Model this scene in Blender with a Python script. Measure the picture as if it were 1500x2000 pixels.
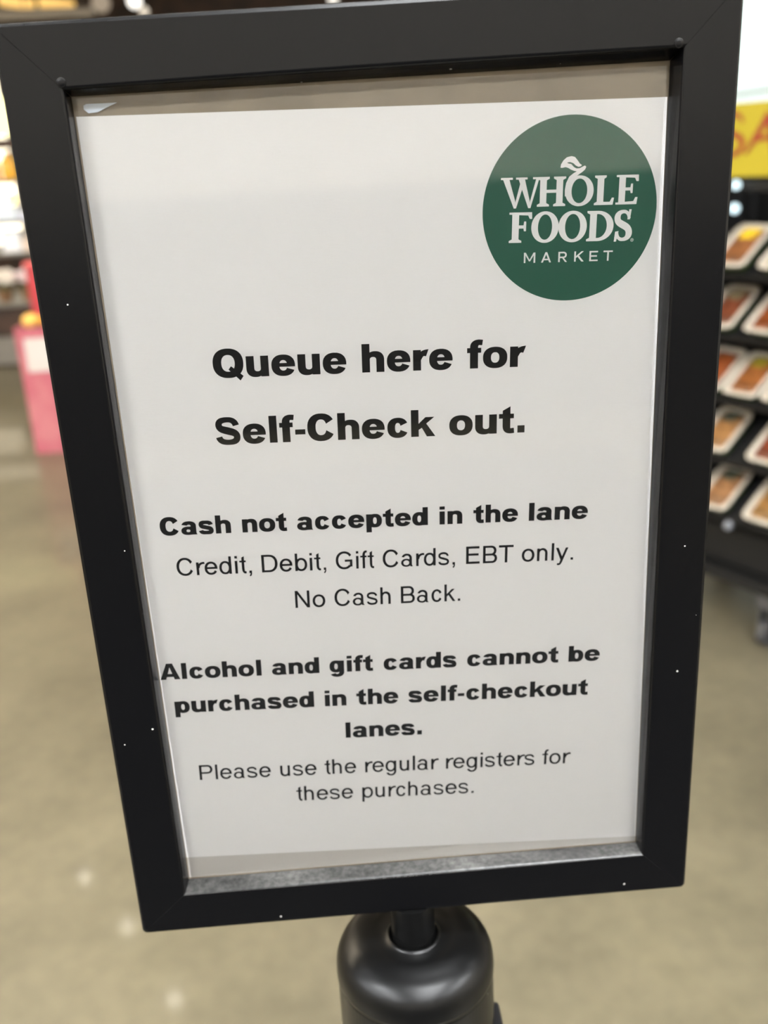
import bpy, bmesh, math, random
from mathutils import Vector, Matrix
from mathutils.geometry import tessellate_polygon

# ---------------------------------------------------------------- clear
for o in list(bpy.data.objects):
    bpy.data.objects.remove(o, do_unlink=True)
C = bpy.context.scene
COL = C.collection
random.seed(7)

# ---------------------------------------------------------------- camera
cam_data = bpy.data.cameras.new('camera')
cam = bpy.data.objects.new('camera', cam_data)
COL.objects.link(cam)
cam_data.sensor_fit = 'VERTICAL'
cam_data.sensor_height = 36.0
cam_data.lens = 34.2
cam_data.clip_start = 0.01
right = Vector((0.99700816, -0.05523144, -0.05407597))
up = Vector((0.06979852, 0.34272526, 0.93683913))
back = Vector((-0.03320977, -0.93781069, 0.34555496))
M = Matrix((right, up, back)).transposed().to_4x4()
M.translation = Vector((-0.01913714, -0.37401337, 1.3471377))
cam.matrix_world = M
cam_data.dof.use_dof = True
cam_data.dof.focus_distance = 0.385
cam_data.dof.aperture_fstop = 7.6
cam_data.dof.aperture_blades = 0
C.camera = cam

# ---------------------------------------------------------------- world, exposure
w = bpy.data.worlds.new('store_air')
C.world = w
w.use_nodes = True
w.node_tree.nodes['Background'].inputs[0].default_value = (0.9, 0.95, 1.0, 1)
w.node_tree.nodes['Background'].inputs[1].default_value = 0.3
C.view_settings.view_transform = 'Standard'
C.view_settings.look = 'None'
C.view_settings.gamma = 1.0
C.view_settings.use_curve_mapping = False
C.view_settings.exposure = 0.25

LAMP = 84.0          # ceiling luminaires
DAY = 1.05           # daylight behind the shop windows


# ---------------------------------------------------------------- helpers
def lin(r, g, b):
    f = lambda c: (c / 255 / 12.92) if c / 255 <= 0.04045 else ((c / 255 + 0.055) / 1.055) ** 2.4
    return (f(r), f(g), f(b), 1.0)


MATS = {}


def mat(name, col, rough=0.6, metal=0.0, spec=0.5, noise=None, bump=None, coat=0.0, coat_rough=0.1):
    """plain procedural material: colour mottled by a noise, optional bump"""
    if name in MATS:
        return MATS[name]
    m = bpy.data.materials.new(name)
    m.use_nodes = True
    nt = m.node_tree
    b = nt.nodes['Principled BSDF']
    b.inputs['Base Color'].default_value = col
    b.inputs['Roughness'].default_value = rough
    b.inputs['Metallic'].default_value = metal
    b.inputs['Specular IOR Level'].default_value = spec
    b.inputs['Coat Weight'].default_value = coat
    b.inputs['Coat Roughness'].default_value = coat_rough
    tc = nt.nodes.new('ShaderNodeTexCoord')
    if noise:
        scale, col2, lo, hi = noise
        n = nt.nodes.new('ShaderNodeTexNoise')
        n.inputs['Scale'].default_value = scale
        n.inputs['Detail'].default_value = 6
        r = nt.nodes.new('ShaderNodeValToRGB')
        r.color_ramp.elements[0].position = lo
        r.color_ramp.elements[1].position = hi
        r.color_ramp.elements[0].color = col
        r.color_ramp.elements[1].color = col2
        nt.links.new(tc.outputs['Object'], n.inputs['Vector'])
        nt.links.new(n.outputs['Fac'], r.inputs['Fac'])
        nt.links.new(r.outputs['Color'], b.inputs['Base Color'])
    if bump:
        scale, strength, dist, stretch = bump
        mp = nt.nodes.new('ShaderNodeMapping')
        mp.inputs['Scale'].default_value = stretch
        n = nt.nodes.new('ShaderNodeTexNoise')
        n.inputs['Scale'].default_value = scale
        n.inputs['Detail'].default_value = 4
        bp = nt.nodes.new('ShaderNodeBump')
        bp.inputs['Strength'].default_value = strength
        bp.inputs['Distance'].default_value = dist
        nt.links.new(tc.outputs['Object'], mp.inputs['Vector'])
        nt.links.new(mp.outputs['Vector'], n.inputs['Vector'])
        nt.links.new(n.outputs['Fac'], bp.inputs['Height'])
        nt.links.new(bp.outputs['Normal'], b.inputs['Normal'])
    MATS[name] = m
    return m


def glow(name, col, strength):
    if name in MATS:
        return MATS[name]
    m = bpy.data.materials.new(name)
    m.use_nodes = True
    nt = m.node_tree
    b = nt.nodes['Principled BSDF']
    b.inputs['Base Color'].default_value = (col[0] * .12, col[1] * .12, col[2] * .12, 1)
    b.inputs['Emission Color'].default_value = col
    b.inputs['Emission Strength'].default_value = strength
    MATS[name] = m
    return m


def dusty_black(name, base, rough, specks=0.0, ledge=0.0):
    """black powder coat with sparse dust specks; dust lies on what faces up; bevels greyed as a highlight"""
    m = bpy.data.materials.new(name)
    m.use_nodes = True
    nt = m.node_tree
    L = nt.links.new
    b = nt.nodes['Principled BSDF']
    b.inputs['Roughness'].default_value = rough
    b.inputs['Specular IOR Level'].default_value = .22
    tc = nt.nodes.new('ShaderNodeTexCoord')
    v = nt.nodes.new('ShaderNodeTexVoronoi')
    v.inputs['Scale'].default_value = 150
    L(tc.outputs['Object'], v.inputs['Vector'])
    sep = nt.nodes.new('ShaderNodeSeparateColor')
    L(v.outputs['Color'], sep.inputs['Color'])
    a = nt.nodes.new('ShaderNodeMath'); a.operation = 'LESS_THAN'; a.inputs[1].default_value = specks
    L(sep.outputs['Red'], a.inputs[0])
    d = nt.nodes.new('ShaderNodeMath'); d.operation = 'LESS_THAN'; d.inputs[1].default_value = 0.07
    L(v.outputs['Distance'], d.inputs[0])
    mu = nt.nodes.new('ShaderNodeMath'); mu.operation = 'MULTIPLY'
    L(a.outputs[0], mu.inputs[0]); L(d.outputs[0], mu.inputs[1])
    n = nt.nodes.new('ShaderNodeTexNoise'); n.inputs['Scale'].default_value = 420; n.inputs['Detail'].default_value = 8
    L(tc.outputs['Object'], n.inputs['Vector'])
    n2 = nt.nodes.new('ShaderNodeTexNoise'); n2.inputs['Scale'].default_value = 28
    L(tc.outputs['Object'], n2.inputs['Vector'])
    geo = nt.nodes.new('ShaderNodeNewGeometry')
    sx = nt.nodes.new('ShaderNodeSeparateXYZ')
    L(geo.outputs['Normal'], sx.inputs[0])
    upf = nt.nodes.new('ShaderNodeMapRange')
    upf.inputs['From Min'].default_value = 0.30; upf.inputs['From Max'].default_value = 0.98  # limit low enough to grey the bevels too, painting a highlight line
    L(sx.outputs['Z'], upf.inputs['Value'])
    prod = nt.nodes.new('ShaderNodeMath'); prod.operation = 'MULTIPLY'
    L(n.outputs['Fac'], prod.inputs[0]); L(n2.outputs['Fac'], prod.inputs[1])
    du = nt.nodes.new('ShaderNodeMath'); du.operation = 'MULTIPLY'
    L(prod.outputs[0], du.inputs[0]); L(upf.outputs['Result'], du.inputs[1])
    du2 = nt.nodes.new('ShaderNodeMath'); du2.operation = 'MULTIPLY'; du2.inputs[1].default_value = ledge
    L(du.outputs[0], du2.inputs[0])
    mx = nt.nodes.new('ShaderNodeMath'); mx.operation = 'MAXIMUM'
    L(mu.outputs[0], mx.inputs[0]); L(du2.outputs[0], mx.inputs[1])
    mix = nt.nodes.new('ShaderNodeMix'); mix.data_type = 'RGBA'
    mix.inputs['A'].default_value = base
    mix.inputs['B'].default_value = (0.34, 0.33, 0.31, 1)
    L(mx.outputs[0], mix.inputs['Factor'])
    L(mix.outputs['Result'], b.inputs['Base Color'])
    MATS[name] = m
    return m


def link_mesh(name, bm, m, parent=None, smooth=False, loc=None):
    me = bpy.data.meshes.new(name)
    bmesh.ops.recalc_face_normals(bm, faces=bm.faces)
    bm.to_mesh(me)
    bm.free()
    if smooth:
        for p in me.polygons:
            p.use_smooth = True
    for mm in (m if isinstance(m, (list, tuple)) else [m]):
        me.materials.append(mm)
    o = bpy.data.objects.new(name, me)
    COL.objects.link(o)
    if parent:
        o.parent = parent
    if loc:
        o.location = loc
    return o


def tag(o, label, cat, group=None, kind=None):
    if label:
        o['label'] = label
    if cat:
        o['category'] = cat
    if group:
        o['group'] = group
    if kind:
        o['kind'] = kind
    return o


def thing(name, label, cat, loc=(0, 0, 0), rotz=0.0, group=None):
    o = bpy.data.objects.new(name, None)
    o.empty_display_size = 0.05
    COL.objects.link(o)
    o.location = loc
    o.rotation_euler = (0, 0, rotz)
    return tag(o, label, cat, group)


def struct(name, bm, m):
    o = link_mesh(name, bm, m)
    o['kind'] = 'structure'
    return o


def add_box(bm, c, s, bevel=0.0, mi=0):
    r = bmesh.ops.create_cube(bm, size=1.0)
    vs = r['verts']
    bmesh.ops.scale(bm, vec=s, verts=vs)
    bmesh.ops.translate(bm, vec=c, verts=vs)
    fs = {f for v in vs for f in v.link_faces}
    if bevel:
        es = list({e for v in vs for e in v.link_edges})
        rb = bmesh.ops.bevel(bm, geom=es, offset=bevel, segments=2, profile=0.5, affect='EDGES')
        fs = {f for f in rb['faces']} | {f for f in fs if f.is_valid}
    for f in fs:
        f.material_index = mi
    return vs


def box(c, s, bevel=0.0):
    bm = bmesh.new()
    add_box(bm, c, s, bevel)
    return bm


def add_lathe(bm, prof, seg=64, cx=0.0, cy=0.0, cap=True):
    rings = []
    for r, z in prof:
        if r < 1e-6:
            rings.append([bm.verts.new((cx, cy, z))])
        else:
            rings.append([bm.verts.new((cx + r * math.cos(2 * math.pi * i / seg), cy + r * math.sin(2 * math.pi * i / seg), z)) for i in range(seg)])
    for a, b in zip(rings, rings[1:]):
        for i in range(seg):
            j = (i + 1) % seg
            if len(a) == 1 and len(b) > 1:
                bm.faces.new((a[0], b[i], b[j]))
            elif len(b) == 1 and len(a) > 1:
                bm.faces.new((a[i], a[j], b[0]))
            elif len(a) > 1:
                bm.faces.new((a[i], a[j], b[j], b[i]))
    if cap:
        for rr in (rings[0], rings[-1]):
            if len(rr) > 2:
                bm.faces.new(rr)


def lathe(prof, seg=64):
    bm = bmesh.new()
    add_lathe(bm, prof, seg)
    return bm


def tube_between(bm, p, q, r, seg=16):
    p, q = Vector(p), Vector(q)
    d = (q - p)
    rot = d.to_track_quat('Z', 'Y').to_matrix().to_4x4()
    mtx = Matrix.Translation((p + q) / 2) @ rot
    bmesh.ops.create_cone(bm, cap_ends=True, segments=seg, radius1=r, radius2=r, depth=d.length, matrix=mtx)


# ---------------------------------------------------------------- the lettering: outlines drawn as polygons
def sup(v, n):
    return math.copysign(abs(v) ** (2.0 / n), v)


def earc(cx, cy, rx, ry, a0, a1, n=2.25, k=28):
    out = []
    for i in range(k + 1):
        t = math.radians(a0 + (a1 - a0) * i / k)
        out.append((cx + rx * sup(math.cos(t), n), cy + ry * sup(math.sin(t), n)))
    return out


def ring(cx, cy, rx, ry, tx, ty, n=2.25):
    return [earc(cx, cy, rx, ry, 0, 360, n, 56)[:-1], earc(cx, cy, rx - tx, ry - ty, 0, 360, n, 56)[:-1]]


def sector(cx, cy, rx, ry, tx, ty, a0, a1, b0=None, b1=None, n=2.25):
    b0 = a0 if b0 is None else b0
    b1 = a1 if b1 is None else b1
    return [earc(cx, cy, rx, ry, a0, a1, n) + earc(cx, cy, rx - tx, ry - ty, b1, b0, n)]


def rect(x0, y0, x1, y1):
    return [[(x0, y0), (x1, y0), (x1, y1), (x0, y1)]]


def sweep(nodes, k=12):
    """ribbon through nodes (x, y, tangent x, tangent y, thickness)"""
    L, R = [], []
    for a, b in zip(nodes, nodes[1:]):
        d = math.hypot(b[0] - a[0], b[1] - a[1]) * 1.25
        na, nb = math.hypot(a[2], a[3]), math.hypot(b[2], b[3])
        m0 = (a[2] / na * d, a[3] / na * d)
        m1 = (b[2] / nb * d, b[3] / nb * d)
        for i in range(k + (1 if b is nodes[-1] else 0)):
            t = i / k
            h00, h10, h01, h11 = 2 * t ** 3 - 3 * t ** 2 + 1, t ** 3 - 2 * t ** 2 + t, -2 * t ** 3 + 3 * t ** 2, t ** 3 - t ** 2
            g00, g10, g01, g11 = 6 * t ** 2 - 6 * t, 3 * t ** 2 - 4 * t + 1, -6 * t ** 2 + 6 * t, 3 * t ** 2 - 2 * t
            x = h00 * a[0] + h10 * m0[0] + h01 * b[0] + h11 * m1[0]
            y = h00 * a[1] + h10 * m0[1] + h01 * b[1] + h11 * m1[1]
            dx = g00 * a[0] + g10 * m0[0] + g01 * b[0] + g11 * m1[0]
            dy = g00 * a[1] + g10 * m0[1] + g01 * b[1] + g11 * m1[1]
            q = math.hypot(dx, dy) or 1
            s = t * t * (3 - 2 * t)
            th = (a[4] * (1 - s) + b[4] * s) / 2
            L.append((x - dy / q * th, y + dx / q * th))
            R.append((x + dy / q * th, y - dx / q * th))
    return [L + R[::-1]]


class Face:
    """proportions of one weight of the sans lettering, in em"""
    def __init__(s, sw, hw, bar, sup_n, wid, side):
        s.sw, s.hw, s.bar, s.n, s.wid, s.side = sw, hw, bar, sup_n, wid, side
        s.xh, s.cap, s.desc, s.ov = 0.519, 0.716, -0.2, 0.012


BLACK = Face(0.206, 0.140, 0.094, 2.3,
             {'a': .60, 'b': .60, 'c': .585, 'd': .60, 'e': .615, 'f': .405, 'g': .60, 'h': .58, 'i': .192, 'k': .655, 'l': .192, 'n': .58, 'o': .625,
              'p': .60, 'r': .405, 's': .575, 't': .415, 'u': .58, 'Q': .79, 'S': .665, 'C': .735, 'A': .79, '-': .27, '.': .192},
             {'a': (.03, .035), 'b': (.045, .025), 'c': (.025, .03), 'd': (.025, .045), 'e': (.025, .025), 'f': (.01, -.02), 'g': (.025, .045), 'h': (.045, .043),
              'i': (.07, .07), 'k': (.045, -.02), 'l': (.07, .07), 'n': (.045, .043), 'o': (.022, .022), 'p': (.045, .025), 'r': (.045, -.01),
              's': (.018, .022), 't': (.01, .015), 'u': (.043, .045), 'Q': (.025, .025), 'S': (.03, .03), 'C': (.025, .03), 'A': (0, 0), '-': (.032, .032), '.': (.07, .07)})
THIN = Face(0.097, 0.085, 0.080, 2.12,
            {'a': .465, 'b': .46, 'c': .445, 'd': .46, 'e': .485, 'f': .27, 'g': .455, 'h': .405, 'i': .088, 'k': .44, 'l': .088, 'n': .405, 'o': .49,
             'p': .46, 'r': .285, 's': .43, 't': .252, 'u': .405, 'y': .48, 'C': .635, 'D': .605, 'G': .665, 'E': .53, 'B': .55, 'T': .57, 'N': .56, 'P': .55,
             ',': .095, '.': .1},
            {'a': (.037, .055), 'b': (.065, .03), 'c': (.035, .02), 'd': (.03, .065), 'e': (.035, .035), 'f': (.008, .0), 'g': (.03, .07), 'h': (.066, .085),
             'i': (.067, .067), 'k': (.066, .0), 'l': (.067, .067), 'n': (.066, .085), 'o': (.033, .033), 'p': (.065, .03), 'r': (.065, -.017),
             's': (.03, .04), 't': (.018, .008), 'u': (.066, .085), 'y': (.01, .01), 'C': (.05, .037), 'D': (.08, .04), 'G': (.05, .06), 'E': (.08, .05), 'B': (.075, .045),
             'T': (.02, .02), 'N': (.08, .08), 'P': (.08, .04), ',': (.09, .09), '.': (.09, .088)})


def s_curve(F, w, h, mid):
    sw, hw, ov = F.sw, F.hw, F.ov
    e = hw / 2
    t = sw * 0.86
    bold = sw > 0.15
    yt = h * (0.70 if bold else 0.715)
    yb = h * (0.285 if bold else 0.26)
    return sweep([(w * 0.97 - t * .5, yt, -.25, 1, t * .95), (w * 0.5, h + ov - e, -1, 0, hw), (t * .56, h * 0.735, 0.02, -1, t * .98),
                  (w * .5, h * .505, 1, -.36 if not bold else -.30, mid), (w - t * .55, h * 0.262, -.02, -1, t * 1.0), (w * 0.5, -ov + e, -1, 0, hw),
                  (t * .5, yb, -.22, 1, t * .95)], 10)


def glyph(F, c):
    sw, hw, xh, cap, ov, n = F.sw, F.hw, F.xh, F.cap, F.ov, F.n
    w = F.wid[c]
    bold = sw > 0.15
    S = []
    yo = xh / 2
    ro = xh / 2 + ov

    def arch(x0, x1, y1, flip=False):
        """stem on the left, arch over to the right stem"""
        yj = y1 * 0.60
        xo = x0 + sw * (0.52 if bold else 0.30)
        cxo, rxo = (xo + x1) / 2, (x1 - xo) / 2
        xi, xe = x0 + sw, x1 - sw
        o_ = earc(cxo, yj, rxo, y1 + ov - yj, 0, 180, n)
        i_ = earc((xi + xe) / 2, yj, (xe - xi) / 2, y1 + ov - yj - hw * 1.04, 180, 0, n)
        return [o_ + [(xo, yj * .8), (xi, yj * .8)] + i_]

    if c == 'o':
        S.append(ring(w / 2, yo, w / 2, ro, sw, hw, n))
    elif c in 'ce':
        a = 33 if bold else 38
        if c == 'c':
            S.append(sector(w / 2 + .01, yo, w / 2 - .01, ro, sw, hw, 26 if bold else 27, 334 if bold else 331, 20 if bold else 22, 338 if bold else 336, n))
        else:
            yb = yo - F.bar * .38
            rx, ry = w / 2, ro
            f = lambda q: math.degrees(math.asin(math.copysign(abs(q) ** (n / 2), q)))
            so = (yb - yo) / ry
            si = (yb - yo) / (ry - hw)
            S.append(sector(w / 2, yo, rx, ry, sw, hw, f(so), 336 if bold else 331, f(si), 334 if bold else 333, n))
            S.append(rect(sw * .7, yb, w - sw * .25, yb + F.bar))
    elif c in 'bdpq' or c == 'g':
        bx = sw * (.30 if bold else .12)
        lft = c in 'bp'
        x0, x1 = (bx, w) if lft else (0, w - bx)
        S.append(ring((x0 + x1) / 2, yo, (x1 - x0) / 2, ro, sw * .97, hw, n))
        sx = 0 if lft else w - sw
        y0, y1 = {'b': (0, cap), 'd': (0, cap), 'p': (F.desc, xh), 'g': (0.0, xh)}[c]
        S.append(rect(sx, y0, sx + sw, y1))
        if c == 'g':
            S.append(sector((.02 + w) / 2, .02, (w - .02) / 2, .02 - F.desc + ov, sw, hw * .95, 205 if bold else 200, 360, 212 if bold else 205, 360, n))
    elif c in 'hn':
        S.append(rect(0, 0, sw, cap if c == 'h' else xh))
        S.append(arch(0, w, xh))
        S.append(rect(w - sw, 0, w, xh * .605))
    elif c == 'u':
        tmp = [rect(0, 0, sw, xh), arch(0, w, xh), rect(w - sw, 0, w, xh * .605)]
        for p in tmp:
            S.append([[(w - x, xh - y) for x, y in q] for q in p])
    elif c == 'r':
        S.append(rect(0, 0, sw, xh))
        yj = xh * .55
        xo = sw * (.52 if bold else .35)
        if bold:
            top = earc(w + .02, yj, w + .02 - xo, xh + ov - yj, 180, 92, n, 16)
            inn = [(w - .065, xh - .165), (w - .12, xh - .155), (sw + .05, xh * .66), (sw, xh * .5), (xo, xh * .5)]
            S.append([top + inn])
        else:
            S.append(sector(w * .98, yj, w * .98 - xo, xh + ov - yj, sw * .95, hw, 180, 84, 180, 74, n))
    elif c in 'il':
        if c == 'l':
            S.append(rect(0, 0, sw, cap))
        else:
            S.append(rect(0, 0, sw, xh))
            S.append(rect(0, cap - (.125 if bold else .101), sw, cap))
    elif c == '.':
        S.append(rect(0, 0, w, sw * .95 if bold else w))
    elif c == ',':
        S.append([[(0, 0), (.045, 0), (.04, -.05), (0.0, -.095), (.025, -.14), (.07, -.105), (w, -.04), (w, .1), (0, .1)]])
    elif c == '-':
        S.append(rect(0, .19, w, .325))
    elif c == 't':
        x0 = .10 if bold else .082
        b = .125 if bold else .07
        S.append(rect(0, xh - b, w - (.015 if bold else .01), xh))
        y1 = cap - (.0 if bold else .018)
        rx = w - x0 + (.10 if bold else .08)
        S.append([[(x0, xh * .5), (x0 + sw, xh * .5), (x0 + sw, y1), (x0, y1 - (.11 if bold else .055))]])
        S.append(sector(x0 + rx * .5 + .0, .20, rx * .5 + .0, .20 + ov, sw, hw * .95, 180, 278, 180, 284, n))
        S.append(rect(x0, .19, x0 + sw, xh))
        S.append([[(x0 + rx * .45, -ov), (w - .03, -.006), (w, .0), (w - .012, hw * .98), (x0 + rx * .45, hw * .92)]])
    elif c == 'f':
        x0 = .075 if bold else .087
        b = .125 if bold else .07
        S.append(rect(x0, 0, x0 + sw, cap * .74))
        S.append(rect(0, xh - b, w - (.045 if bold else .02), xh))
        r = w - x0
        S.append(sector(x0 + r * .72, cap * .735, r * .72, cap * .265 + ov, sw, hw, 180, 90, 180, 90, n))
        S.append([[(x0 + r * .66, cap + ov - hw), (w - .02, cap - hw + .005), (w, cap + .002), (x0 + r * .70, cap + ov)]])
    elif c == 'k':
        S.append(rect(0, 0, sw, cap))
        if bold:
            S.append([[(sw * .9, .17), (sw * .9, .33), (.39, xh), (.63, xh), (.40, .335), (.30, .24)]])
            S.append([[(.27, .27), (.41, .35), (w, 0), (.425, 0)]])
        else:
            S.append([[(sw * .9, .19), (sw * .9, .305), (.295, xh), (.41, xh), (.23, .335), (.165, .27)]])
            S.append([[(.16, .265), (.225, .335), (w, 0), (.33, 0)]])
    elif c == 'a':
        xr = w - (.035 if bold else .045)
        cx = (xr + .02) / 2
        yj = xh * .66
        a0 = 168 if bold else 165
        S.append(sector(cx, yj, xr - cx, xh + ov - yj, sw * .97, hw * .98, 0, a0, 0, a0 - 6, n))
        S.append(rect(xr - sw, .06 if bold else .05, xr, yj + .005))
        S.append([[(xr - sw, .12), (xr, .15), (xr + .003, .06), (w, 0), (w - sw * 1.02, 0), (xr - sw, .08)]])
        h2 = xh * .62
        S.append(ring((xr - sw * .15) / 2, (h2 - ov) / 2, (xr - sw * .15) / 2, (h2 + ov) / 2, sw * .95, hw * .82, n))
    elif c in 's':
        S.append(s_curve(F, w, xh, hw * (1.12 if bold else 1.05)))
    elif c == 'S':
        S.append(s_curve(F, w, cap, hw * (1.42 if bold else 1.28)))
    elif c in 'CGQ':
        rx, ry, cy = w / 2, cap / 2 + ov, cap / 2
        tx, ty = (sw * 1.08, hw * 1.15) if bold else (sw * 1.04, hw * 1.05)
        if c == 'Q':
            S.append(ring(rx, cy, rx, ry, tx, ty, n))
            S.append([[(w * .50, .20), (w * .59, .285), (w * .98, .03), (w * .87, -.085)]])
        elif c == 'C':
            S.append(sector(rx, cy, rx, ry, tx, ty, 30, 332, 22, 340, n))
        else:
            S.append(sector(rx, cy, rx, ry, tx, ty, 34, 322, 30, 318, n))
            S.append(rect(w * .53, .30, w - .02, .30 + hw))
            S.append(rect(w - .02 - sw * 1.0, .095, w - .02, .34))
    elif c == 'A':
        m = w / 2
        S.append([[(0, 0), (sw * 1.1, 0), (m + .004, cap - .16), (m + .004, cap), (m - sw * .58, cap)]])
        S.append([[(w, 0), (w - sw * 1.1, 0), (m - .004, cap - .16), (m - .004, cap), (m + sw * .58, cap)]])
        S.append(rect(sw * .9, .115, w - sw * .9, .25))
    elif c == 'D':
        S.append(rect(0, 0, sw * 1.05, cap))
        m = w * .46
        S.append(rect(sw, 0, m, hw)); S.append(rect(sw, cap - hw, m, cap))
        S.append(sector(m, cap / 2, w - m, cap / 2, sw * 1.04, hw, -90, 90, n=2.2))
    elif c == 'B':
        S.append(rect(0, 0, sw * 1.05, cap))
        for y0, y1, xe in ((0, .395, w), (.395 - hw, cap, w - .03)):
            m = xe - (y1 - y0) * .52
            S.append(rect(sw, y0, m, y0 + hw)); S.append(rect(sw, y1 - hw, m, y1))
            S.append(sector(m, (y0 + y1) / 2, xe - m, (y1 - y0) / 2, sw * 1.02, hw, -90, 90, n=2.2))
    elif c == 'P':
        S.append(rect(0, 0, sw * 1.05, cap))
        y0, y1 = .29, cap
        m = w - (y1 - y0) * .52
        S.append(rect(sw, y0, m, y0 + hw)); S.append(rect(sw, y1 - hw, m, y1))
        S.append(sector(m, (y0 + y1) / 2, w - m, (y1 - y0) / 2, sw * 1.02, hw, -90, 90, n=2.2))
    elif c == 'E':
        S.append(rect(0, 0, sw * 1.05, cap))
        S.append(rect(sw, 0, w, hw * 1.08)); S.append(rect(sw, cap - hw * 1.08, w - .015, cap)); S.append(rect(sw, .335, w - .045, .335 + hw * 1.08))
    elif c == 'T':
        S.append(rect(0, cap - hw * 1.1, w, cap)); S.append(rect(w / 2 - sw * .52, 0, w / 2 + sw * .52, cap))
    elif c == 'N':
        S.append(rect(0, 0, sw, cap)); S.append(rect(w - sw, 0, w, cap))
        S.append([[(0, cap), (sw * 1.08, cap), (w, 0), (w - sw * 1.08, 0)]])
    elif c == 'y':
        m = w * .5
        S.append([[(0, xh), (sw * 1.06, xh), (m + .035, .09), (m - .01, -.03), (m - .045, .0)]])
        S.append([[(w, xh), (w - sw * 1.0, xh), (m - .045, .03), (m - .085, -.075), (m + .02, -.055)]])
        S.append([[(m - .03, .05), (m - .075, -.09), (m - .115, -.125), (m - .175, -.118), (m - .185, -.195), (m - .115, -.207), (m - .05, -.185), (m + .0, -.11), (m + .035, -.02)]])
    return S, w


STEP = [0]


def shape_to_bm(bm, shape, fn, z):
    STEP[0] = (STEP[0] + 1) % 12
    z = z + math.copysign(STEP[0] * 1.5e-6, z)      # overlapping strokes of one letter do not share a plane
    loops = [[Vector((x, y, 0)) for x, y in lp] for lp in shape]
    flat = [p for lp in loops for p in lp]
    try:
        tris = tessellate_polygon(loops)
    except Exception:
        return
    vs = []
    for p in flat:
        X, Z = fn(p.x, p.y)
        vs.append(bm.verts.new((X / 1000, z, Z / 1000)))
    for t in tris:
        a, b, c = (vs[i] for i in t)
        if (b.co - a.co).cross(c.co - a.co).length > 1e-14:
            try:
                bm.faces.new((a, b, c))
            except ValueError:
                pass


def set_word(bm, F, text, capmm, x0, z0, x1, z1, y):
    """lay one word between two baseline points (millimetres on the sheet)"""
    pen = 0.0
    parts = []
    for ch in text:
        sh, w = glyph(F, ch)
        l, r = F.side[ch]
        parts.append((sh, pen + l))
        pen += l + w + r
    lo = F.side[text[0]][0]
    hi = pen - F.side[text[-1]][1]
    L = math.hypot(x1 - x0, z1 - z0)
    ux, uz = (x1 - x0) / L, (z1 - z0) / L
    sx, sy = L / (hi - lo), capmm / F.cap
    for sh, dx in parts:
        for s in sh:
            shape_to_bm(bm, s, lambda a, b: (x0 + ux * (a + dx - lo) * sx - uz * b * sy, z0 + uz * (a + dx - lo) * sx + ux * b * sy), y)


def serif(c, w):
    """slab-serif capitals of the round logo, unit height, width w"""
    st, th, sf, ov = .235, .105, .085, .02
    S = []

    def stem(x, y0=0., y1=1., l=.10, r=.10, t=True, b=True, s=st):
        S.append(rect(x, y0, x + s, y1))
        for on, yy, k in ((b, y0, 1), (t, y1, -1)):
            if on:
                S.append([[(x - l, yy), (x + s + r, yy), (x + s + r, yy + k * sf * .75), (x + s, yy + k * sf * 1.35), (x, yy + k * sf * 1.35), (x - l, yy + k * sf * .75)]])
    if c == 'H':
        stem(.10); stem(w - .10 - st)
        S.append(rect(.2, .46, w - .2, .46 + th))
    elif c == 'L':
        stem(.10, r=.08)
        S.append([[(.1, 0), (w - .04, 0), (w, .24), (w - .08, .24), (w - .15, th), (.1, th)]])
    elif c in 'EF':
        stem(.10, t=False, b=(c == 'F'))
        S.append([[(0, 1), (w, 1), (w + .01, .78), (w - .07, .78), (w - .13, 1 - th), (0, 1 - sf * .8)]])
        S.append([[(.2, .47), (w - .28, .47), (w - .26, .38), (w - .19, .38), (w - .19, .70), (w - .26, .70), (w - .28, .47 + th), (.2, .47 + th)]])
        if c == 'E':
            S.append([[(0, 0), (w - .03, 0), (w, .24), (w - .08, .24), (w - .15, th), (0, sf * .8)]])
    elif c == 'O':
        S.append(ring(w / 2, .5, w / 2, .5 + ov, st * .98, th, 2.05))
    elif c == 'D':
        stem(.10, r=0)
        S.append(rect(.2, 0, w * .42, th)); S.append(rect(.2, 1 - th, w * .42, 1))
        S.append(sector(w * .40, .5, w * .60, .5, st, th, -90, 90, n=2.05))
    elif c == 'W':
        k = st * .98
        m = w * .56
        S.append([[(.05, 1), (.05 + k, 1), (w * .36, .22), (w * .38, -.04), (w * .33, -.04)]])
        S.append([[(w * .33, -.04), (w * .385, -.04), (m + .02, .80), (m - .04, .97), (m - .09, .9)]])
        S.append([[(m - .20, 1), (m - .20 + k, 1), (w * .72, .22), (w * .74, -.04), (w * .69, -.04)]])
        S.append([[(w * .69, -.04), (w * .745, -.04), (w - .06, 1), (w - .17, 1)]])
        for a, b in ((0, .42), (m - .27, m + .14), (w - .30, w + .02)):
            S.append(rect(a, 1 - sf * .8, b, 1))
    elif c == 'S':
        S += [sweep([(w - .14, .74, -.1, 1, .10), (w * .50, 1 + ov - .06, -1, 0, .115), (.115, .755, 0, -1, .21), (w * .5, .515, 1, -.52, .235), (w - .12, .25, 0, -1, .22),
                     (w * .47, -ov + .06, -1, 0, .115), (.12, .27, -.1, 1, .10)], 10)]
        S.append([[(w - .20, .70), (w - .11, .70), (w - .07, 1.03), (w - .15, 1.03)]])
        S.append([[(.03, -.03), (.11, -.03), (.18, .32), (.06, .30)]])
    return S


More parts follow.
